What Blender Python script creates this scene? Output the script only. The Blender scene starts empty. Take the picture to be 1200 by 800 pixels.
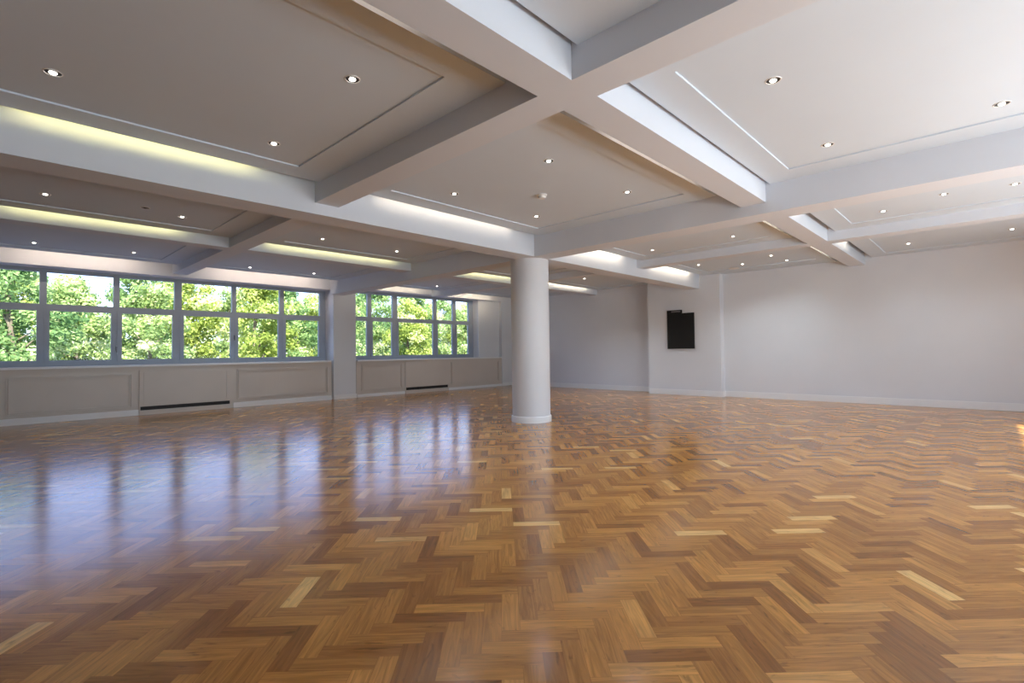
import bpy, bmesh, math, random
from mathutils import Vector, Matrix
random.seed(7)
SC = bpy.context.scene
COL = SC.collection

# ------------------------------------------------------------------ helpers
def lin(r, g, b):
    f = lambda c: (c / 255) / 12.92 if c / 255 <= .04045 else ((c / 255 + .055) / 1.055) ** 2.4
    return (f(r), f(g), f(b), 1)

class NT:
    def __init__(self, m):
        m.use_nodes = True
        self.t = m.node_tree
        self.t.nodes.clear()
    def n(self, kind, **kw):
        nd = self.t.nodes.new(kind)
        for k, v in kw.items():
            if k.startswith('i_'):
                nd.inputs[k[2:].replace('_', ' ')].default_value = v
            else:
                setattr(nd, k, v)
        return nd
    def l(self, a, ao, b, bi):
        self.t.links.new(a.outputs[ao], b.inputs[bi])

def mat_plain(name, col, rough=.5, var=.03, scale=6, bump=0.0, metal=0.0):
    m = bpy.data.materials.new(name)
    t = NT(m)
    o = t.n('ShaderNodeOutputMaterial'); p = t.n('ShaderNodeBsdfPrincipled')
    t.l(p, 0, o, 0)
    p.inputs['Roughness'].default_value = rough
    p.inputs['Metallic'].default_value = metal
    tc = t.n('ShaderNodeTexCoord'); nz = t.n('ShaderNodeTexNoise')
    nz.inputs['Scale'].default_value = scale; nz.inputs['Detail'].default_value = 4
    t.l(tc, 'Object', nz, 'Vector')
    rp = t.n('ShaderNodeValToRGB')
    rp.color_ramp.elements[0].position = .3; rp.color_ramp.elements[1].position = .7
    rp.color_ramp.elements[0].color = tuple(c * (1 - var) for c in col[:3]) + (1,)
    rp.color_ramp.elements[1].color = tuple(min(1, c * (1 + var)) for c in col[:3]) + (1,)
    t.l(nz, 'Fac', rp, 'Fac'); t.l(rp, 'Color', p, 'Base Color')
    if bump:
        b = t.n('ShaderNodeBump'); b.inputs['Strength'].default_value = bump; b.inputs['Distance'].default_value = .01
        nz2 = t.n('ShaderNodeTexNoise'); nz2.inputs['Scale'].default_value = 90
        t.l(tc, 'Object', nz2, 'Vector'); t.l(nz2, 'Fac', b, 'Height'); t.l(b, 'Normal', p, 'Normal')
    return m

def mat_emit(name, col, strength):
    m = bpy.data.materials.new(name)
    t = NT(m)
    o = t.n('ShaderNodeOutputMaterial'); e = t.n('ShaderNodeEmission')
    e.inputs['Color'].default_value = col; e.inputs['Strength'].default_value = strength
    t.l(e, 0, o, 0)
    return m

def mat_glass():
    m = bpy.data.materials.new('window_glass')
    t = NT(m)
    o = t.n('ShaderNodeOutputMaterial'); mx = t.n('ShaderNodeMixShader')
    tr = t.n('ShaderNodeBsdfTransparent'); gl = t.n('ShaderNodeBsdfGlossy')
    tr.inputs['Color'].default_value = (.96, .98, .97, 1)
    gl.inputs['Roughness'].default_value = .02
    fr = t.n('ShaderNodeFresnel'); fr.inputs['IOR'].default_value = 1.12
    t.l(fr, 0, mx, 0); t.l(tr, 0, mx, 1); t.l(gl, 0, mx, 2); t.l(mx, 0, o, 0)
    return m

def mat_floor():
    m = bpy.data.materials.new('herringbone_oak')
    t = NT(m)
    o = t.n('ShaderNodeOutputMaterial'); p = t.n('ShaderNodeBsdfPrincipled'); t.l(p, 0, o, 0)
    uv = t.n('ShaderNodeUVMap', uv_map='plank')
    at = t.n('ShaderNodeAttribute', attribute_name='tone')
    sep = t.n('ShaderNodeSeparateColor'); t.l(at, 'Color', sep, 0)
    # plank tone
    rp = t.n('ShaderNodeValToRGB'); cr = rp.color_ramp
    cr.elements[0].position = 0; cr.elements[0].color = FLOOR[0]
    cr.elements[1].position = 1; cr.elements[1].color = FLOOR[4]
    for pos, c in ((.14, FLOOR[1]), (.5, FLOOR[2]), (.86, FLOOR[3])):
        e = cr.elements.new(pos); e.color = c
    t.l(sep, 0, rp, 0)
    # grain running along each block
    mp = t.n('ShaderNodeMapping'); mp.inputs['Scale'].default_value = (2.2, 30, 1); t.l(uv, 0, mp, 0)
    nz = t.n('ShaderNodeTexNoise'); nz.inputs['Scale'].default_value = 1; nz.inputs['Detail'].default_value = 5
    nz.inputs['Distortion'].default_value = 1.8
    t.l(mp, 0, nz, 'Vector')
    gr = t.n('ShaderNodeMapRange'); t.l(nz, 'Fac', gr, 0)
    for k, v in zip(('From Min', 'From Max', 'To Min', 'To Max'), (.3, .7, .7, 1.2)): gr.inputs[k].default_value = v
    mp2 = t.n('ShaderNodeMapping'); mp2.inputs['Scale'].default_value = (6, 26, 1); t.l(uv, 0, mp2, 0)
    nz2 = t.n('ShaderNodeTexNoise'); nz2.inputs['Scale'].default_value = 1; nz2.inputs['Detail'].default_value = 3
    nz2.inputs['Distortion'].default_value = 1.5
    t.l(mp2, 0, nz2, 'Vector')
    kn = t.n('ShaderNodeMapRange'); t.l(nz2, 'Fac', kn, 0)
    for k, v in zip(('From Min', 'From Max', 'To Min', 'To Max'), (.62, .78, 1, .5)): kn.inputs[k].default_value = v
    ml = t.n('ShaderNodeMath', operation='MULTIPLY'); t.l(gr, 0, ml, 0); t.l(kn, 0, ml, 1)
    vm = t.n('ShaderNodeVectorMath', operation='SCALE'); t.l(rp, 0, vm, 0); t.l(ml, 0, vm, 'Scale')
    t.l(vm, 0, p, 'Base Color')
    tc = t.n('ShaderNodeTexCoord')
    wv = t.n('ShaderNodeTexNoise'); wv.inputs['Scale'].default_value = 9; wv.inputs['Detail'].default_value = 2
    t.l(tc, 'Object', wv, 'Vector')
    b = t.n('ShaderNodeBump'); b.inputs['Strength'].default_value = .12; b.inputs['Distance'].default_value = .004
    t.l(wv, 'Fac', b, 'Height'); t.l(b, 0, p, 'Normal')
    rr = t.n('ShaderNodeMapRange'); t.l(nz, 'Fac', rr, 0)
    for k, v in zip(('From Min', 'From Max', 'To Min', 'To Max'), (.3, .7, FLOOR_ROUGH - .03, FLOOR_ROUGH + .03)): rr.inputs[k].default_value = v
    t.l(rr, 0, p, 'Roughness')
    p.inputs['IOR'].default_value = FLOOR_IOR
    return m

def mat_leaf(name, dark, mid, lite):
    m = bpy.data.materials.new(name)
    t = NT(m)
    o = t.n('ShaderNodeOutputMaterial'); mx = t.n('ShaderNodeMixShader'); mx.inputs[0].default_value = .45
    d = t.n('ShaderNodeBsdfDiffuse'); tl = t.n('ShaderNodeBsdfTranslucent')
    at = t.n('ShaderNodeAttribute', attribute_name='tone'); sep = t.n('ShaderNodeSeparateColor'); t.l(at, 'Color', sep, 0)
    rp = t.n('ShaderNodeValToRGB'); cr = rp.color_ramp
    cr.elements[0].color = dark; cr.elements[1].color = lite
    e = cr.elements.new(.5); e.color = mid
    t.l(sep, 0, rp, 0); t.l(rp, 0, d, 0); t.l(rp, 0, tl, 0)
    t.l(d, 0, mx, 1); t.l(tl, 0, mx, 2); t.l(mx, 0, o, 0)
    return m

class MB:
    """collects boxes, prisms and lathes, then links them as one mesh object"""
    def __init__(self): self.bm = bmesh.new()
    def box(self, x0, x1, y0, y1, z0, z1):
        v = [self.bm.verts.new(c) for c in ((x0, y0, z0), (x1, y0, z0), (x1, y1, z0), (x0, y1, z0), (x0, y0, z1), (x1, y0, z1), (x1, y1, z1), (x0, y1, z1))]
        for f in ((3, 2, 1, 0), (4, 5, 6, 7), (0, 1, 5, 4), (1, 2, 6, 5), (2, 3, 7, 6), (3, 0, 4, 7)):
            self.bm.faces.new([v[i] for i in f])
        return self
    def prism(self, pts, z0, z1):
        a = [self.bm.verts.new((x, y, z0)) for x, y in pts]; b = [self.bm.verts.new((x, y, z1)) for x, y in pts]
        n = len(pts)
        self.bm.faces.new(a[::-1]); self.bm.faces.new(b)
        for i in range(n):
            self.bm.faces.new((a[i], a[(i + 1) % n], b[(i + 1) % n], b[i]))
        return self
    def lathe(self, prof, seg=32, c=(0, 0, 0), cap0=True, cap1=True):
        rings = []
        for r, z in prof:
            rings.append([self.bm.verts.new((c[0] + r * math.cos(2 * math.pi * k / seg), c[1] + r * math.sin(2 * math.pi * k / seg), c[2] + z)) for k in range(seg)])
        for a, b in zip(rings, rings[1:]):
            for k in range(seg):
                self.bm.faces.new((a[k], a[(k + 1) % seg], b[(k + 1) % seg], b[k]))
        if cap0: self.bm.faces.new(rings[0][::-1])
        if cap1: self.bm.faces.new(rings[-1])
        return self
    def build(self, name, m, parent=None, bevel=0, smooth=False):
        bmesh.ops.recalc_face_normals(self.bm, faces=self.bm.faces[:])
        me = bpy.data.meshes.new(name)
        if bevel:
            bmesh.ops.bevel(self.bm, geom=self.bm.edges[:], offset=bevel, segments=2, affect='EDGES', clamp_overlap=True)
        self.bm.to_mesh(me); self.bm.free()
        o = bpy.data.objects.new(name, me); COL.objects.link(o)
        if m: me.materials.append(m)
        if smooth:
            for p in me.polygons: p.use_smooth = True
            try: me.set_sharp_from_angle(angle=math.radians(40))
            except Exception: pass
        if parent: o.parent = parent
        return o

def struct(o, label=None):
    o['kind'] = 'structure'
    if label: o['label'] = label
    return o
def tag(o, label, cat, group=None, kind='thing'):
    o['label'] = label; o['category'] = cat; o['kind'] = kind
    if group: o['group'] = group
    return o
def empty(name, loc=(0, 0, 0), rz=0):
    o = bpy.data.objects.new(name, None); COL.objects.link(o); o.location = loc; o.rotation_euler = (0, 0, rz)
    o.empty_display_size = .1
    return o
def dup(root, loc, rz=0, scale=None):
    r = root.copy(); COL.objects.link(r); r.location = loc; r.rotation_euler = (0, 0, rz)
    if scale: r.scale = scale
    for ch in list(root.children):
        c = ch.copy(); COL.objects.link(c); c.parent = r
        for g in ch.children:
            d = g.copy(); COL.objects.link(d); d.parent = c
    return r

# ------------------------------------------------------------------ dimensions (metres; X along the window wall, Y towards it)
ZP, ZM, ZS, ZF, ZTOP = 3.509, 3.138, 3.28, 3.345, 3.86
X0, Y0 = -7.5, -3.2                       # walls behind the camera
XR, XA, XP = 14.65, 15.0, 14.4            # right wall, alcove wall, pier face
YW = 14.3                                 # face of the window wall
YF = 14.75                                # plane of the window frames
FLOOR = [lin(152, 98, 46), lin(182, 124, 60), lin(206, 144, 71), lin(220, 161, 86), lin(238, 190, 116)]
FLOOR_ROUGH, FLOOR_IOR = .18, 1.62

WHITE = mat_plain('white_wall_paint', lin(221, 222, 225), .6, .015, 1.2, .03)
CEIL = mat_plain('white_ceiling_paint', lin(210, 220, 230), .7, .015, 1.0, .02)
BEAM = mat_plain('white_beam_paint', lin(216, 220, 227), .65, .015, 1.1, .02)
TRIM = mat_plain('satin_white_trim', lin(234, 234, 234), .35, .012, 3)
COVER = mat_plain('white_cover_paint', lin(208, 198, 188), .4, .02, 2)
FRAME = mat_plain('backlit_window_frame', lin(156, 164, 176), .4, .03, 4)  # frame colour darkened to carry its backlit shade
SLOT = mat_plain('dark_slot', lin(38, 32, 28), .6, .1, 20)
BLACK = mat_plain('black_board', lin(12, 11, 10), .7, .1, 8)
SILVER = mat_plain('grey_plate', lin(120, 118, 120), .4, .05, 20)
DARKCUP = mat_plain('dark_lamp_cup', lin(52, 48, 46), .4, .1, 40, metal=.3)
BEZEL = mat_plain('white_lamp_ring', lin(228, 225, 220), .3, .02, 20)
HANDLE = mat_plain('handle_metal', lin(96, 98, 104), .35, .05, 30, metal=.6)
LAMP = mat_emit('lit_lamp', (1, .93, .84, 1), 9)
GLASS = mat_glass()

# ------------------------------------------------------------------ floor: herringbone blocks, each a quad of one mesh
def build_floor():
    W, N = .0915, 4
    ex, ey = Vector((.70711, -.70711)), Vector((.70711, .70711))
    org = Vector((1.993, 1.757)) - ey * W      # far-left corner of one block in the photo
    bm = bmesh.new()
    uvl = bm.loops.layers.uv.new('plank'); cl = bm.loops.layers.color.new('tone')
    lo, hi = Vector((X0 - .3, Y0 - .3)), Vector((XA + .05, YW + .1))
    def quad(ax, ay, lx, ly, vert):
        c = org + ex * ((ax + lx / 2) * W) + ey * ((ay + ly / 2) * W)
        if not (lo.x - .2 < c.x < hi.x + .2 and lo.y - .2 < c.y < hi.y + .2): return
        g = .0006 / W
        pts = [(ax + g, ay + g), (ax + lx - g, ay + g), (ax + lx - g, ay + ly - g), (ax + g, ay + ly - g)]
        tx, ty = random.gauss(0, .0004), random.gauss(0, .0004)
        vs = []
        for px, py in pts:
            q = org + ex * (px * W) + ey * (py * W)
            dz = tx * (px - ax - lx / 2) * W + ty * (py - ay - ly / 2) * W
            vs.append(bm.verts.new((q.x, q.y, dz)))
        f = bm.faces.new(vs)
        tone = min(1, max(0, random.gauss(.5, .24)))
        if random.random() < .02: tone = random.uniform(0, .12)
        ou, ov = random.uniform(0, 200), random.uniform(0, 200)
        for lp, (px, py) in zip(f.loops, pts):
            a, b = ((py - ay), (px - ax)) if vert else ((px - ax), (py - ay))
            lp[uvl].uv = (a * W + ou, b * W + ov); lp[cl] = (tone, tone, tone, 1)
    R = 330
    for j in range(-120, 260):
        for i in range(-260, 260):
            m = (i - j) % (2 * N)
            if m == 0: quad(i, j, N, 1, False)
            elif m == N: quad(i, j - N + 1, 1, N, True)
    for co, no in (((lo.x, 0, 0), (1, 0, 0)), ((0, lo.y, 0), (0, 1, 0)), ((hi.x, 0, 0), (-1, 0, 0)), ((0, hi.y, 0), (0, -1, 0))):
        bmesh.ops.bisect_plane(bm, geom=bm.verts[:] + bm.edges[:] + bm.faces[:], plane_co=co, plane_no=no, clear_inner=True)
    for f in bm.faces:
        if f.normal.z < 0: f.normal_flip()
    # the screed below the blocks, seen only as the hairline joints
    z = -.0015
    v = [bm.verts.new(c) for c in ((lo.x, lo.y, z), (hi.x, lo.y, z), (hi.x, hi.y, z), (lo.x, hi.y, z))]
    f = bm.faces.new(v)
    for lp in f.loops: lp[cl] = (0, 0, 0, 1)
    me = bpy.data.meshes.new('floor'); bm.to_mesh(me); bm.free()
    me.materials.append(mat_floor())
    o = bpy.data.objects.new('floor', me); COL.objects.link(o)
    struct(o, 'varnished oak herringbone parquet floor')
build_floor()

# ------------------------------------------------------------------ walls
struct(MB().box(XR, XR + .6, Y0 - .3, 5.6, 0, ZTOP).build('wall_right', WHITE), 'long plain white wall')
struct(MB().box(XP, XA + .25, 5.6, 7.85, 0, ZTOP).build('wall_pier', WHITE), 'white wall pier carrying the black board')
struct(MB().box(XA, XA + .25, 7.85, YW + .8, 0, ZTOP).build('wall_alcove', WHITE), 'white wall set back behind the column')
struct(MB().box(X0 - .25, X0, Y0 - .3, YW + .8, 0, ZTOP).build('wall_left', WHITE), 'plain white wall')
# window wall: dado below the sills, pilasters, bulkhead over the windows, wall beside the second window
struct(MB().box(-.72, 7.11, YW + .02, YF + .25, 0, 1.12).box(7.11, 7.18, YW + .12, YF + .25, 0, 1.12).build('wall_back_dado', COVER), 'white panelled dado below the long window')
struct(MB().box(7.93, 14.32, YW + .02, YF + .25, 0, 1.12).build('wall_back_dado', COVER), 'white dado below the second window')
struct(MB().prism([(7.18, YW), (7.91, YW), (7.93, YF + .25), (7.13, YF + .25)], 0, ZTOP).build('wall_back_pilaster', WHITE), 'white pilaster between the two windows')
struct(MB().box(14.32, XA, YW, YF + .25, 0, ZTOP).build('wall_back_pilaster', WHITE), 'white pilaster in the corner behind the column')
struct(MB().prism([(13.2, YW + .15), (14.32, YW + .15), (14.32, YF + .25), (13.17, YF + .25)], 1.12, ZTOP).build('wall_back', WHITE), 'white wall beside the second window')
struct(MB().box(X0, -.72, YW, YF + .25, 0, ZTOP).build('wall_back', WHITE), 'plain white wall before the long window')
struct(MB().box(-.72, 7.18, YW, YF + .25, 3.285, ZTOP).build('wall_back_bulkhead', WHITE), 'white bulkhead over the long window')
struct(MB().box(7.91, 14.32, YW + .0, YF + .25, 3.40, ZTOP).build('wall_back_bulkhead', WHITE), 'white bulkhead over the second window')
# rear wall (behind the camera) with its own long window
struct(MB().box(X0, XR, Y0 - .3, Y0, 0, .25).box(X0, XR, Y0 - .3, Y0, 2.72, ZTOP).box(X0, 1.0, Y0 - .3, Y0, .25, 2.72).box(11.4, XR, Y0 - .3, Y0, .25, 2.72).build('wall_front', WHITE), 'white wall with a long window')

# ------------------------------------------------------------------ ceiling
struct(MB().box(X0 - .25, XA + .25, Y0 - .3, YW + .8, ZTOP, ZTOP + .2).build('ceiling', CEIL), 'white ceiling slab above the coffers')

U2 = (6.185, 6.615); V1 = (7.083, 7.507)
V0 = (2.865, 3.183); V0N = (3.07, 3.39); V2 = (10.84, 11.16)
U1 = (2.125, 2.445); U1E = (2.2, 2.53); U3 = (10.15, 10.47)
def beam(x0, x1, y0, y1, z, label): struct(MB().box(x0, x1, y0, y1, z, ZTOP).build('ceiling_beam', BEAM), label)
beam(*V1, Y0, YW, ZM, 'deep white ceiling beam crossing over the column towards the window wall')
beam(-1.12, -.70, U2[1], YW, ZM, 'deep white ceiling beam over the start of the long window')
beam(-1.12, -.70, U1[1], U2[0], ZM, 'deep white ceiling beam over the far side of the room')
beam(-1.12, -.70, Y0, U1[0], ZM, 'deep white ceiling beam over the near side of the room')
beam(X0, V1[0], *U2, ZM, 'deep white ceiling beam running from the column past the long window')
beam(V1[1], XP, *U2, ZM, 'deep white ceiling beam running from the column to the wall pier')
beam(X0, V1[0], *U1, ZS, 'shallow white ceiling beam nearest the camera')
beam(V1[1], XR, *U1E, ZF, 'shallow white ceiling beam ending at the long plain wall')
beam(X0, -1.12, *U3, ZF, 'shallow white ceiling beam at the far side')
beam(-.70, V1[0], *U3, ZF, 'shallow white ceiling beam parallel to the long window')
beam(V1[1], XA, *U3, ZF, 'shallow white ceiling beam behind the column')
beam(*V0, Y0, U1[0], ZS, 'short shallow white ceiling beam over the camera')
beam(*V0, U1[1], U2[0], ZS, 'shallow white cross beam joining the deep beam')
beam(*V0N, U2[1], U3[0], ZF, 'shallow white cross beam towards the window')
beam(*V0N, U3[1], YW, ZF, 'shallow white cross beam meeting the window wall')
beam(*V2, Y0, U1E[0], ZF, 'shallow white cross beam near the long plain wall')
beam(*V2, U1E[1], U2[0], ZF, 'shallow white cross beam facing the wall pier')
beam(*V2, U2[1], U3[0], ZF, 'shallow white cross beam behind the column')
beam(*V2, U3[1], YW, ZF, 'shallow white cross beam near the second window')

STEP = .017
def panel(x0, x1, y0, y1, tx0, tx1, ty0, ty1):
    """dropped ceiling panel with a slightly raised inner field"""
    m = MB(); bm = m.bm; zt = ZP + .06; zi = ZP + STEP
    def ring(a, b, c, d, z): return [bm.verts.new(p) for p in ((a, c, z), (b, c, z), (b, d, z), (a, d, z))]
    o1, i1, i2, o2 = ring(x0, x1, y0, y1, ZP), ring(tx0, tx1, ty0, ty1, ZP), ring(tx0, tx1, ty0, ty1, zi), ring(x0, x1, y0, y1, zt)
    for k in range(4):
        j = (k + 1) % 4
        bm.faces.new((o1[k], o1[j], i1[j], i1[k])); bm.faces.new((i1[k], i1[j], i2[j], i2[k])); bm.faces.new((o1[k], o1[j], o2[j], o2[k]))
    bm.faces.new(i2); bm.faces.new(o2)
    struct(m.build('ceiling_panel', CEIL), 'flat white dropped ceiling panel with a raised field')

ubays = {'Z': (X0, -1.12), 'A': (-.70, V0[0]), 'B': (V0[1], V1[0]), 'C': (V1[1], V2[0]), 'D': (V2[1], XR)}
ubaysN = {'Z': (X0, -1.12), 'A': (-.70, V0N[0]), 'B': (V0N[1], V1[0]), 'C': (V1[1], V2[0]), 'D': (V2[1], XA)}
vbays = {1: (-2.85, 2.07), 2: (2.778, 6.06), 3: (6.96, 10.05), 4: (10.83, 13.8)}
for vk, (y0, y1) in vbays.items():
    for uk, (x0, x1) in (ubays if vk < 3 else ubaysN).items():
        if vk == 2 and uk == 'D':
            # stops against the pier
            panel(x0, XR, y0, y1, x0 + .48, XP - .5, y0 + .28, y1 - .32)
        else:
            panel(x0, x1, y0, y1, x0 + .5, x1 - .4, y0 + .28, y1 - .33)

# ------------------------------------------------------------------ baseboards
def base(name, pts_boxes, label):
    m = MB()
    for b in pts_boxes: m.box(*b)
    struct(m.build(name, TRIM, bevel=.004), label)
base('baseboard_right', [(XR - .022, XR, Y0, 5.6 - .022, 0, .16)], 'white skirting board along the plain wall')
base('baseboard_pier', [(XP - .022, XP, 5.6 - .022, 7.85, 0, .16), (XP, XR, 5.6 - .022, 5.6, 0, .16)], 'white skirting board round the pier')
base('baseboard_alcove', [(XA - .022, XA, 7.85, YW, 0, .16)], 'white skirting board behind the column')
base('baseboard_back', [(-.72, 2.42, YW - .012, YW + .02, 0, .13), (4.42, 7.1, YW - .012, YW + .02, 0, .13)], 'white plinth below the long window')
base('baseboard_pilaster', [(7.18, 7.93, YW - .02, YW, 0, .13)], 'white skirting board at the pilaster')
base('baseboard_back', [(7.95, 9.7, YW - .004, YW + .02, 0, .09), (11.58, 14.32, YW - .004, YW + .02, 0, .09), (14.32, XA - .022, YW - .02, YW, 0, .13)], 'white plinth below the second window')

# raised mouldings on the dado
def moulding(x0, x1, z0, z1, y=YW + .02, w=.03, d=.022):
    m = MB()
    for k in (0, .036):
        a, b, c, e, v = x0 + k, x1 - k, z0 + k, z1 - k, .022
        m.box(a, b, y - d, y, c, c + v).box(a, b, y - d, y, e - v, e).box(a, a + v, y - d, y, c + v, e - v).box(b - v, b, y - d, y, c + v, e - v)
    struct(m.build('trim_1', COVER), 'white panel moulding on the dado')
moulding(.25, 2.3, .19, .97); moulding(4.52, 7.0, .21, 1.0)
moulding(8.1, 9.6, .2, 1.03); moulding(11.7, 14.15, .2, 1.03)

# ------------------------------------------------------------------ radiator covers with their grille slots
def radiator(x0, x1, z0, z1, vz0, vz1, inner, label, top=False):
    r = empty('radiator_cover', ((x0 + x1) / 2, YW + .02, 0))
    tag(r, label, 'radiator cover', 'radiator covers')
    L = (x1 - x0) / 2
    m = MB()
    m.box(-L, L, -.03, 0, vz1, z1).box(-L, L, -.03, 0, z0, vz0).box(-L, -L + .02, -.03, 0, vz0, vz1).box(L - .02, L, -.03, 0, vz0, vz1)
    m.build('front_panel', COVER, r)
    g = MB().box(-L + .02, L - .02, -.008, 0, vz0, vz1)
    for k in range(5):
        z = vz0 + (vz1 - vz0) * (k + .5) / 5
        g.box(-L + .02, L - .02, -.02, -.006, z - .004, z + .003)
    o = g.build('vent_grille', SLOT, r); o['label'] = 'dark slotted grille'
    if inner:
        m = MB(); a, b, c, d = -L + .08, L - .08, vz1 + .05, z1 - .06; w = .022
        m.box(a, b, -.04, -.03, c, c + w).box(a, b, -.04, -.03, d - w, d).box(a, a + w, -.04, -.03, c + w, d - w).box(b - w, b, -.04, -.03, c + w, d - w)
        m.build('moulding', COVER, r)
    return r
radiator(2.43, 4.36, 0, 1.04, .108, .195, True, 'white radiator cover with dark bottom slot below the long window')
radiator(9.72, 11.56, 0, 1.06, .112, .205, False, 'white radiator cover with short dark slot below the second window')

# ------------------------------------------------------------------ windows
def window(name, bars, x0, x1, zb, zt, tr0, tr1, y, lower_extra, label, handles=(), facing=1, sill=None):
    """bars: glazing bar spans (x0,x1); frame outer x0..x1; facing -1 mirrors it for the wall behind the camera"""
    W = empty(name, ((x0 + x1) / 2, y, 0)); struct(W, label)
    cx = (x0 + x1) / 2
    sy = lambda a, b: (min(a * facing, b * facing), max(a * facing, b * facing))
    f0, f1 = .045 * facing, 0
    m = MB()
    zb_o, zt_o = zb - .1, zt + .12
    D = sy(0, .09)
    m.box(x0 - cx, x1 - cx, *D, zb_o, zb).box(x0 - cx, x1 - cx, *D, zt, zt_o)
    m.box(x0 - cx, bars[0][1] - cx, *D, zb, zt).box(bars[-1][0] - cx, x1 - cx, *D, zb, zt)
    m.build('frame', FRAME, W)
    panes = [(bars[i][1], bars[i + 1][0]) for i in range(len(bars) - 1)]
    for a, b in bars[1:-1]:
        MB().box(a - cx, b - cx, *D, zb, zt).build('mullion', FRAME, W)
    for i, (a, b) in enumerate(panes):
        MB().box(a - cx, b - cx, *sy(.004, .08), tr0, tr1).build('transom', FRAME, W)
        # opening lower light: sash frame standing a little proud, with its pane
        e = lower_extra
        s = MB(); dd = sy(-.012, .06)
        s.box(a - e - cx, a + e - cx, *dd, zb - .01, tr0 + .01).box(b - e - cx, b + e - cx, *dd, zb - .01, tr0 + .01)
        s.box(a + e - cx, b - e - cx, *dd, zb - .01, zb + .035).box(a + e - cx, b - e - cx, *dd, tr0 - .02, tr0 + .01)
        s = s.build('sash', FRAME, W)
        MB().box(a + e - cx, b - e - cx, *sy(.03, .036), zb + .035, tr0 - .02).build('pane', GLASS, s)
        MB().box(a - cx, b - cx, *sy(.03, .036), tr1, zt).build('pane', GLASS, W)
    for hx, hz in handles:
        h = MB(); h.box(hx - .012 - cx, hx + .012 - cx, *sy(-.04, -.01), hz - .05, hz + .05); h.box(hx - .01 - cx, hx + .01 - cx, *sy(-.06, -.04), hz - .09, hz + .03)
        h.build('handle', HANDLE, W, bevel=.003)
    if sill:
        MB().box(sill[0] - cx, sill[1] - cx, sill[2] - y, .02 * facing, sill[3], sill[4]).build('sill', TRIM, W, bevel=.006)
    return W
K = YF / 14.45
kz = lambda z: (z - 1.35) * K + 1.35
b1 = [(.744, .856), (1.976, 2.084), (3.155, 3.307), (4.442, 4.545), (5.667, 5.784), (6.829, 6.987)]
b1 = [(a * K, b * K) for a, b in b1]
b1 = [(-.70, -.60), (-.46, -.34)] + b1
b1 = [(-.70, -.40)] + b1[2:]
b1[-1] = (b1[-1][0], 7.16)
window('window_1', b1, -.71, 7.16, kz(1.264), kz(3.17), kz(2.372), kz(2.495), YF, .045, 'long window with backlit grey frame looking onto green trees',
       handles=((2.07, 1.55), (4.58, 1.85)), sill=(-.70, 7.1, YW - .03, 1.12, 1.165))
b2 = [(8.41, 8.546), (9.341, 9.524), (11.038, 11.172), (11.922, 12.066), (12.698, 12.937)]
b2 = [(a * K, b * K) for a, b in b2]
b2 = [(7.70, 7.80)] + b2
b2[0] = (7.93, 7.96)
window('window_2', b2, 7.93, 13.19, kz(1.264), kz(3.275), kz(2.425), kz(2.54), YF, .04, 'shorter window with backlit grey frame beside the pilaster',
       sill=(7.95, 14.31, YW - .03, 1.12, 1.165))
b3 = [(1.0, 1.1)] + [(1.1 + 1.7 * k - .05, 1.1 + 1.7 * k + .05) for k in range(1, 6)] + [(11.3, 11.4)]
window('window_3', b3, 1.0, 11.4, .37, 2.6, 1.97, 2.06, Y0 - .08, .04, 'long window opposite', facing=-1)

# ------------------------------------------------------------------ column
CXY = (7.385, 6.575)
c = empty('column', (*CXY, 0)); tag(c, 'round white plastered column standing in the middle of the parquet floor', 'column')
MB().lathe([(.372, .1), (.372, ZM + .0)], 64).build('shaft', WHITE, c, smooth=True)
MB().lathe([(.392, 0), (.392, .105), (.386, .115), (.372, .12)], 64).build('base', TRIM, c, smooth=True)

# ------------------------------------------------------------------ black board on the pier, plate above it
b = empty('wall_mounted_screen', (XP - .003, 6.765, 1.385)); tag(b, 'black rectangular screen hung on the white wall pier', 'screen')
h = 1.065; hw = .418
MB().box(-.045, 0, -hw, hw, 0, h).build('body', BLACK, b, bevel=.006)
m = MB(); w = .014
m.box(-.05, -.045, -hw, hw, 0, w).box(-.05, -.045, -hw, hw, h - w, h).box(-.05, -.045, -hw, -hw + w, w, h - w).box(-.05, -.045, hw - w, hw, w, h - w)
m.build('bezel', BLACK, b)
s = empty('wall_plate', (XP, 6.955, 2.452)); tag(s, 'small black box with pale grey strip above the corner of the black screen', 'box')
MB().box(-.05, 0, -.235, .235, 0, .1).build('body', BLACK, s, bevel=.005)
MB().box(-.054, -.05, -.2, .09, .035, .075).build('strip', SILVER, s)

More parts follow.
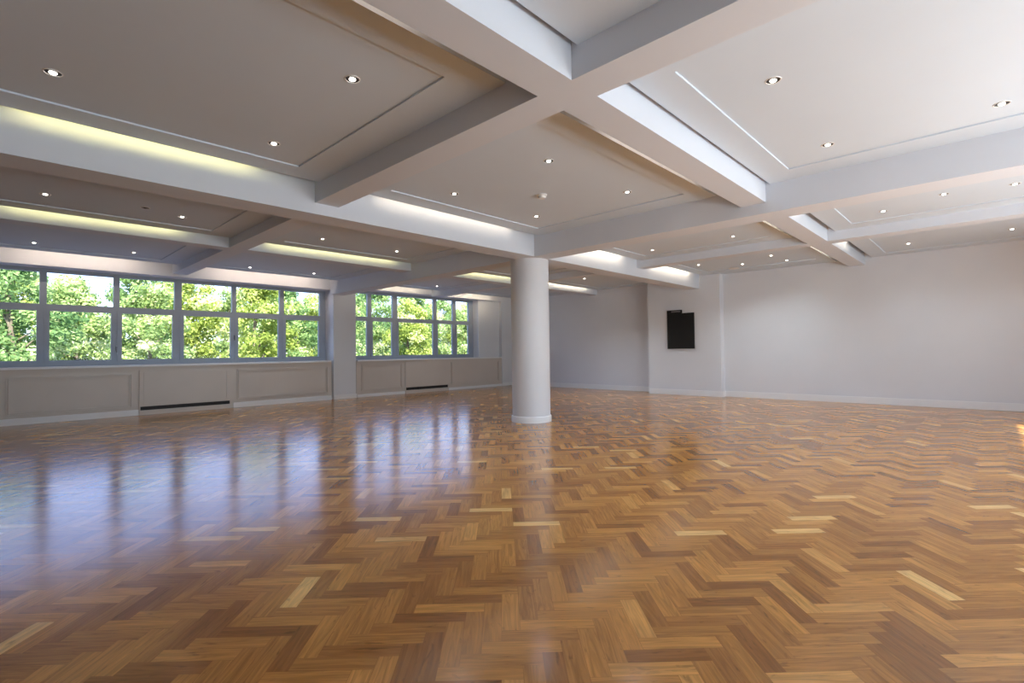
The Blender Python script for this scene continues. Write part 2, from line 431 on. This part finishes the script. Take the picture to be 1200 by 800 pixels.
# ------------------------------------------------------------------ recessed downlights
ZT = ZP + STEP
def make_downlight(lit):
    r = empty('downlight', (0, 0, ZT))
    MB().lathe([(.062, 0), (.060, -.004), (.054, -.005), (.052, -.001)], 28, cap0=False, cap1=False).build('trim_ring', BEZEL, r, smooth=True)
    MB().lathe([(.0525, -.0012), (.001, -.0008)], 28, cap0=False).build('housing', DARKCUP, r, smooth=True)
    MB().lathe([(.025, -.0015), (.025, -.006), (.019, -.011), (.007, -.013)], 20, cap0=False).build('lamp', LAMP if lit else DARKCUP, r, smooth=True)
    return r
lit0 = make_downlight(True); dark0 = make_downlight(False)
LIGHTS = [  # x, y, lit, label
    (.33, 5.13, 1, 'lit downlight at the edge of the picture in the biggest coffer nearest the long beam'),
    (1.983, 3.614, 1, 'largest lit downlight in the coffer above the long deep beam'),
    (2.022, 5.293, 1, 'lit downlight in the coffer corner between the deep beam and the cross beam'),
    (4.416, 3.617, 1, 'lit downlight nearest the beam crossing in the smoke detector coffer'),
    (4.403, 5.277, 1, 'lit downlight closest to the glowing cove in the smoke detector coffer'),
    (6.084, 5.255, 1, 'lit downlight nearest the column in the smoke detector coffer'),
    (6.058, 3.582, 1, 'lit downlight farthest from the window wall in the smoke detector coffer'),
    (4.395, 1.241, 1, 'lit downlight beside the long bright step line in the brightest coffer'),
    (6.209, 1.233, 1, 'lit downlight near the end of the bright step line and the deep cross beam'),
    (6.298, -.103, 1, 'lit downlight at the picture edge over the deep cross beam'),
    (.514, 9.043, 1, 'lit downlight between long deep beam and yellow cove, close to the picture edge'),
    (2.083, 9.086, 1, 'lit downlight left of the cross beam in the coffer with the unlit one'),
    (4.346, 9.07, 1, 'lit downlight just past the cross beam above the yellow cove'),
    (6.005, 9.115, 1, 'lit downlight at the narrow end of the yellow cove before the column'),
    (.59, 13.005, 1, 'lit downlight right above the long window, nearest the picture edge'),
    (2.094, 12.887, 1, 'faint lit downlight above the long window beside the cross beam'),
    (4.472, 13.224, 1, 'faint lit downlight above the long window just past the cross beam'),
    (6.032, 13.094, 1, 'lit downlight above the end of the long window by the pilaster'),
    (10.094, 13.027, 1, 'tiny lit downlight above the second window'),
    (9.96, 5.296, 1, 'lit downlight past the column beside the short bright step line'),
    (9.923, 3.578, 1, 'lit downlight in the coffer between column and plain wall, nearest the cross beam'),
    (9.891, 1.226, 1, 'lit downlight in the bright coffer just past the deep cross beam'),
    (9.433, .465, 1, 'second lit downlight in the bright coffer past the deep cross beam'),
    (9.553, -.257, 1, 'lit downlight at the picture edge in the coffer past the deep cross beam'),
    (13.386, 1.248, 1, 'lit downlight close to the top of the long plain wall'),
    (13.214, -.295, 1, 'lit downlight at the picture edge close to the long plain wall'),
    (12.598, 5.419, 1, 'faint lit downlight right above the wall pier'),
    (13.333, 4.59, 1, 'small lit downlight next to the flat white ceiling disc'),
    (12.628, 3.703, 1, 'faint lit downlight in the wall coffer nearest the cross beam'),
    (13.596, 3.63, 1, 'faint lit downlight tight against the plain wall beyond the ceiling disc'),
    (12.35, 8.8, 1, 'tiny lit downlight just beside the top of the column'),
    (1.576, 8.899, 0, 'unlit dark downlight in the coffer between deep beam and yellow cove'),
    (.519, 11.245, 0, 'unlit dark downlight just below the yellow cove above the long window'),
]
used = set()
for x, y, on, lab in LIGHTS:
    src = lit0 if on else dark0
    if on in used: o = dup(src, (x, y, ZT))
    else:
        used.add(on); o = src; o.location = (x, y, ZT)
    tag(o, lab, 'downlight', 'recessed ceiling downlights')
    if on:
        sl = bpy.data.lights.new('downlight_beam', 'SPOT'); sl.energy = 260 if x > 8 and 6 < y < 10 else 60 if x > 8 and y > 6 else 70 if x > 12 and y > 4 else 46 if x > 12 else 50 if x > 3 else 14; sl.spot_size = math.radians(130); sl.spot_blend = 1; sl.shadow_soft_size = .025; sl.color = (.76, .88, 1)
        so_ = bpy.data.objects.new('downlight_beam', sl); COL.objects.link(so_); so_.location = (x, y, ZT - .02)

d = empty('smoke_detector', (5.311, 4.481, ZT)); tag(d, 'round white smoke detector fixed to the coffer ceiling in front of the column', 'smoke detector')
MB().lathe([(.072, 0), (.072, -.012), (.066, -.016), (.05, -.018)], 32, cap0=False).build('mounting_plate', BEZEL, d, smooth=True)
MB().lathe([(.056, -.016), (.056, -.04), (.048, -.05), (.02, -.054)], 32, cap0=False).build('cover', BEZEL, d, smooth=True)
d = empty('ceiling_disc', (13.75, 4.95, ZP)); tag(d, 'flat white round plate on the ceiling near the wall pier', 'ceiling plate')
MB().lathe([(.13, 0), (.13, -.012), (.11, -.02), (.03, -.024)], 32, cap0=False).build('cover', BEZEL, d, smooth=True)
MB().lathe([(.14, 0), (.14, -.006)], 32, cap0=False).build('rim', BEZEL, d)

# ------------------------------------------------------------------ lights
def area(name, loc, direction, sx, sy, watts, col):
    l = bpy.data.lights.new(name, 'AREA'); l.shape = 'RECTANGLE'; l.size = sx; l.size_y = sy; l.energy = watts; l.color = col
    o = bpy.data.objects.new(name, l); COL.objects.link(o); o.location = loc
    zd = -Vector(direction).normalized(); xd = Vector((1, 0, 0)); yd = zd.cross(xd).normalized(); xd = yd.cross(zd)
    o.rotation_euler = Matrix((xd, yd, zd)).transposed().to_euler()
    return o
YEL, CRM, PNK = (1, .88, .36), (1, .83, .60), (1, .8, .66)
WPM = 1.3
def cove(x0, x1, y, col, k=1, d=.04):
    area('cove_strip', ((x0 + x1) / 2, y - d, ZP + .112), (0, 1, -.5), x1 - x0, .02, WPM * (x1 - x0) * k, col)
def slot(x0, x1, y, col, k=1):
    area('cove_strip', ((x0 + x1) / 2, y + .06, ZP + .10), (0, 1, -.05), x1 - x0, .02, WPM * (x1 - x0) * k, col)
cove(.15, 2.1, 6.06, YEL, 1.25); cove(3.75, 6.4, 6.06, CRM, 1.0, .028)
cove(7.8, 10.1, 6.06, CRM, 2.8, .018); cove(11.5, 13.7, 6.06, CRM, 2.8, .018)
cove(.15, 2.3, 10.05, YEL, 1.3, .03); cove(3.75, 6.6, 10.05, YEL, 1.3, .03); cove(7.8, 10.5, 10.05, YEL, 1.5, .03); cove(11.4, 14.3, 10.05, CRM, 2, .03)
cove(.3, 2.4, 13.8, PNK, 3.0, .03); cove(3.9, 6.6, 13.8, PNK, 3.0, .03); cove(8.3, 10.3, 13.8, CRM, 3.0, .03); cove(11.5, 13.6, 13.8, CRM, 3.0, .03)
cove(7.8, 8.9, 2.07, CRM, 1.2); cove(11.3, 12.6, 2.07, CRM, 1.2)
slot(4.2, 6.4, U1[1], PNK, 1.1); slot(7.9, 10.0, U1E[1], CRM, 1.1); slot(11.6, 13.8, U1E[1], CRM, 1.1); slot(.1, 2.0, U1[1], PNK, .8)

# daylight: sky through all windows, an added lamp outside the rear window for bounced daylight, and the sun
DAY = area('daylight_fill', (6.3, Y0 - .75, .75), (0, 1, .75), 10.2, 1.6, 520, (.79, .90, 1.0))
sun = bpy.data.lights.new('sun', 'SUN'); sun.energy = 14; sun.angle = math.radians(.6); sun.color = (1, .96, .9)
so = bpy.data.objects.new('sun', sun); COL.objects.link(so)
sd = Vector((.25, .795, -.664)).normalized()
so.rotation_euler = (-sd).to_track_quat('Z', 'Y').to_euler()

w = bpy.data.worlds.new('sky'); SC.world = w
t = NT(w)
o = t.n('ShaderNodeOutputWorld'); bg = t.n('ShaderNodeBackground'); t.l(bg, 0, o, 0)
tc = t.n('ShaderNodeTexCoord'); sp = t.n('ShaderNodeSeparateXYZ'); t.l(tc, 'Generated', sp, 0)
rp = t.n('ShaderNodeValToRGB'); cr = rp.color_ramp
cr.elements[0].position = .0; cr.elements[0].color = (.80, .86, .95, 1)
cr.elements[1].position = .75; cr.elements[1].color = (.22, .40, .85, 1)
e = cr.elements.new(.1); e.color = (.60, .72, 1.0, 1)
e = cr.elements.new(.25); e.color = (.36, .50, 1.0, 1)
t.l(sp, 2, rp, 0); t.l(rp, 0, bg, 0); bg.inputs[1].default_value = 2.9

# ------------------------------------------------------------------ outside: ground and trees
ASPHALT = mat_plain('asphalt', lin(104, 106, 114), .9, .1, .8)
PAVE = mat_plain('pale_paving', lin(196, 192, 184), .8, .06, 1.5)
struct(MB().box(-40, 60, YF + .3, 80, -.9, -.5).build('road', ASPHALT), 'grey asphalt beyond the windows')
struct(MB().box(-25, 40, -30, Y0 - .32, -.5, -.25).build('pavement', PAVE), 'pale paving outside')
BARK = mat_plain('bark', lin(120, 108, 90), .9, .3, 8)
LEAF = [mat_leaf('leaf_yellow_green', lin(146, 162, 76), lin(216, 224, 130), lin(250, 250, 200)),
        mat_leaf('leaf_mid_green', lin(104, 136, 84), lin(180, 204, 130), lin(236, 244, 190)),
        mat_leaf('leaf_pale_green', lin(130, 154, 92), lin(206, 220, 144), lin(248, 250, 206))]
def make_tree(seed, H, R, leaf, low=.1, clumps=58, per=190):
    rnd = random.Random(seed)
    r = empty('tree')
    m = MB()
    n = 7; pts = []
    for k in range(n + 1):
        f = k / n
        pts.append((Vector((.25 * math.sin(2 * f + seed), .2 * math.cos(3 * f + seed) - .2, H * .8 * f)), .16 * (1 - .75 * f) * H / 6))
    def tube(path):
        rings = []
        for p, rad in path:
            rings.append([m.bm.verts.new((p.x + rad * math.cos(a * math.pi / 4), p.y + rad * math.sin(a * math.pi / 4), p.z)) for a in range(8)])
        for a, b in zip(rings, rings[1:]):
            for k in range(8): m.bm.faces.new((a[k], a[(k + 1) % 8], b[(k + 1) % 8], b[k]))
        m.bm.faces.new(rings[0][::-1]); m.bm.faces.new(rings[-1])
    tube(pts)
    cent = []
    for k in range(clumps):
        h = low + (1 - low) * rnd.random()
        prof = math.sin(math.pi * min(1, .18 + .82 * h)) ** .6
        a = rnd.uniform(0, 6.283); q = R * prof * math.sqrt(rnd.random())
        cent.append(Vector((q * math.cos(a), q * math.sin(a), h * H)))
    for cpt in cent[::4]:
        base_k = min(n, max(1, int(cpt.z / H / .8 * n * .7)))
        p0, rr = pts[base_k]
        mid = p0.lerp(cpt, .5) + Vector((0, 0, .15))
        tube([(p0, rr * .5), (mid, rr * .3 + .01), (cpt, .012)])
    m.build('trunk', BARK, r, smooth=True)
    bm = bmesh.new(); cl = bm.loops.layers.color.new('tone')
    for cpt in cent:
        ct = rnd.gauss(.5, .22); s = rnd.uniform(.42, .8) * R / 2.2
        for _ in range(per):
            d = Vector((rnd.gauss(0, 1), rnd.gauss(0, 1), rnd.gauss(0, .7))).normalized() * (s * rnd.random() ** .45)
            p = cpt + d
            nrm = (d.normalized() + Vector((rnd.gauss(0, .6), rnd.gauss(0, .6), rnd.gauss(.3, .6)))).normalized()
            tx = nrm.orthogonal().normalized(); tx.rotate(Matrix.Rotation(rnd.uniform(0, 6.28), 3, nrm)); ty = nrm.cross(tx)
            L = rnd.uniform(.06, .115); Wd = L * .55
            vs = [bm.verts.new(p + tx * a + ty * b_) for a, b_ in ((-L, 0), (-L * .2, -Wd), (L, 0), (-L * .2, Wd))]
            f = bm.faces.new(vs)
            tn = min(1, max(0, ct + rnd.gauss(0, .18)))
            for lp in f.loops: lp[cl] = (tn, tn, tn, 1)
    me = bpy.data.meshes.new('foliage'); bm.to_mesh(me); bm.free(); me.materials.append(leaf)
    o = bpy.data.objects.new('foliage', me); COL.objects.link(o); o.parent = r
    return r
protos = [make_tree(1, 4.7, 1.75, LEAF[0], .04), make_tree(2, 5.1, 1.85, LEAF[1], .05), make_tree(3, 4.4, 1.7, LEAF[2], .04), make_tree(4, 4.9, 1.8, LEAF[0], .06)]
TL = ['yellow green leafy tree growing outside beyond the windows', 'mid green leafy tree growing outside beyond the windows', 'pale green leafy tree growing outside beyond the windows', 'yellow green leafy tree growing outside beyond the windows']
spots = []
rr = random.Random(11)
for row, (yy, x0, n, dx) in enumerate(((45, -7, 8, 7.7), (53.5, -4, 8, 8.4), (63, -7.6, 10, 9.0), (72.5, -5, 9, 10.4))):
    for k in range(n): spots.append((x0 + dx * k + rr.uniform(-.3, .3), yy + rr.uniform(-.5, .5)))
first = set()
order = [0, 1, 2, 3, 1, 0, 2, 1, 3, 2, 0, 1, 2, 1, 0, 2, 1, 3, 1, 2, 0, 1, 0, 2, 3, 1, 2, 0, 1, 3, 0, 2, 1, 0, 2, 1]
for (x, y), k in zip(spots, order):
    s_ = rr.uniform(.93, 1.06) * (1.65 if y < 48 else 1.85 if y < 56 else 2.05 if y < 64 else 2.3)
    if k in first: o = dup(protos[k], (x, y, -.5), rr.uniform(0, 6.28), (s_, s_, s_))
    else:
        first.add(k); o = protos[k]; o.location = (x, y, -.5); o.scale = (s_, s_, s_)
    tag(o, TL[k], 'tree', ['yellow green trees outside', 'mid green trees outside', 'pale green trees outside', 'yellow green trees outside'][k])

# ------------------------------------------------------------------ camera
F_PX, YAW, PIT, ROL = 588.94, math.radians(43.791), math.radians(1.211), math.radians(-.734)
fw = Vector((math.cos(YAW) * math.cos(PIT), math.sin(YAW) * math.cos(PIT), math.sin(PIT)))
rt = Vector((math.sin(YAW), -math.cos(YAW), 0)); up = rt.cross(fw)
r2 = rt * math.cos(ROL) + up * math.sin(ROL); u2 = up * math.cos(ROL) - rt * math.sin(ROL)
cam = bpy.data.cameras.new('camera'); co = bpy.data.objects.new('camera', cam); COL.objects.link(co)
cam.sensor_width = 36; cam.lens = F_PX / 1200 * 36; cam.clip_start = .05; cam.clip_end = 300
M = Matrix((r2, u2, -fw)).transposed().to_4x4(); M.translation = (0, 0, 1.35)
co.matrix_world = M
SC.camera = co

SC.view_settings.view_transform = 'Standard'; SC.view_settings.look = 'None'
SC.view_settings.gamma = 1; SC.view_settings.use_curve_mapping = False
SC.view_settings.exposure = .15
SC.cycles.use_denoising = True
SC.cycles.max_bounces = 10; SC.cycles.diffuse_bounces = 6; SC.cycles.glossy_bounces = 4; SC.cycles.transparent_max_bounces = 16
SC.cycles.sample_clamp_indirect = 6
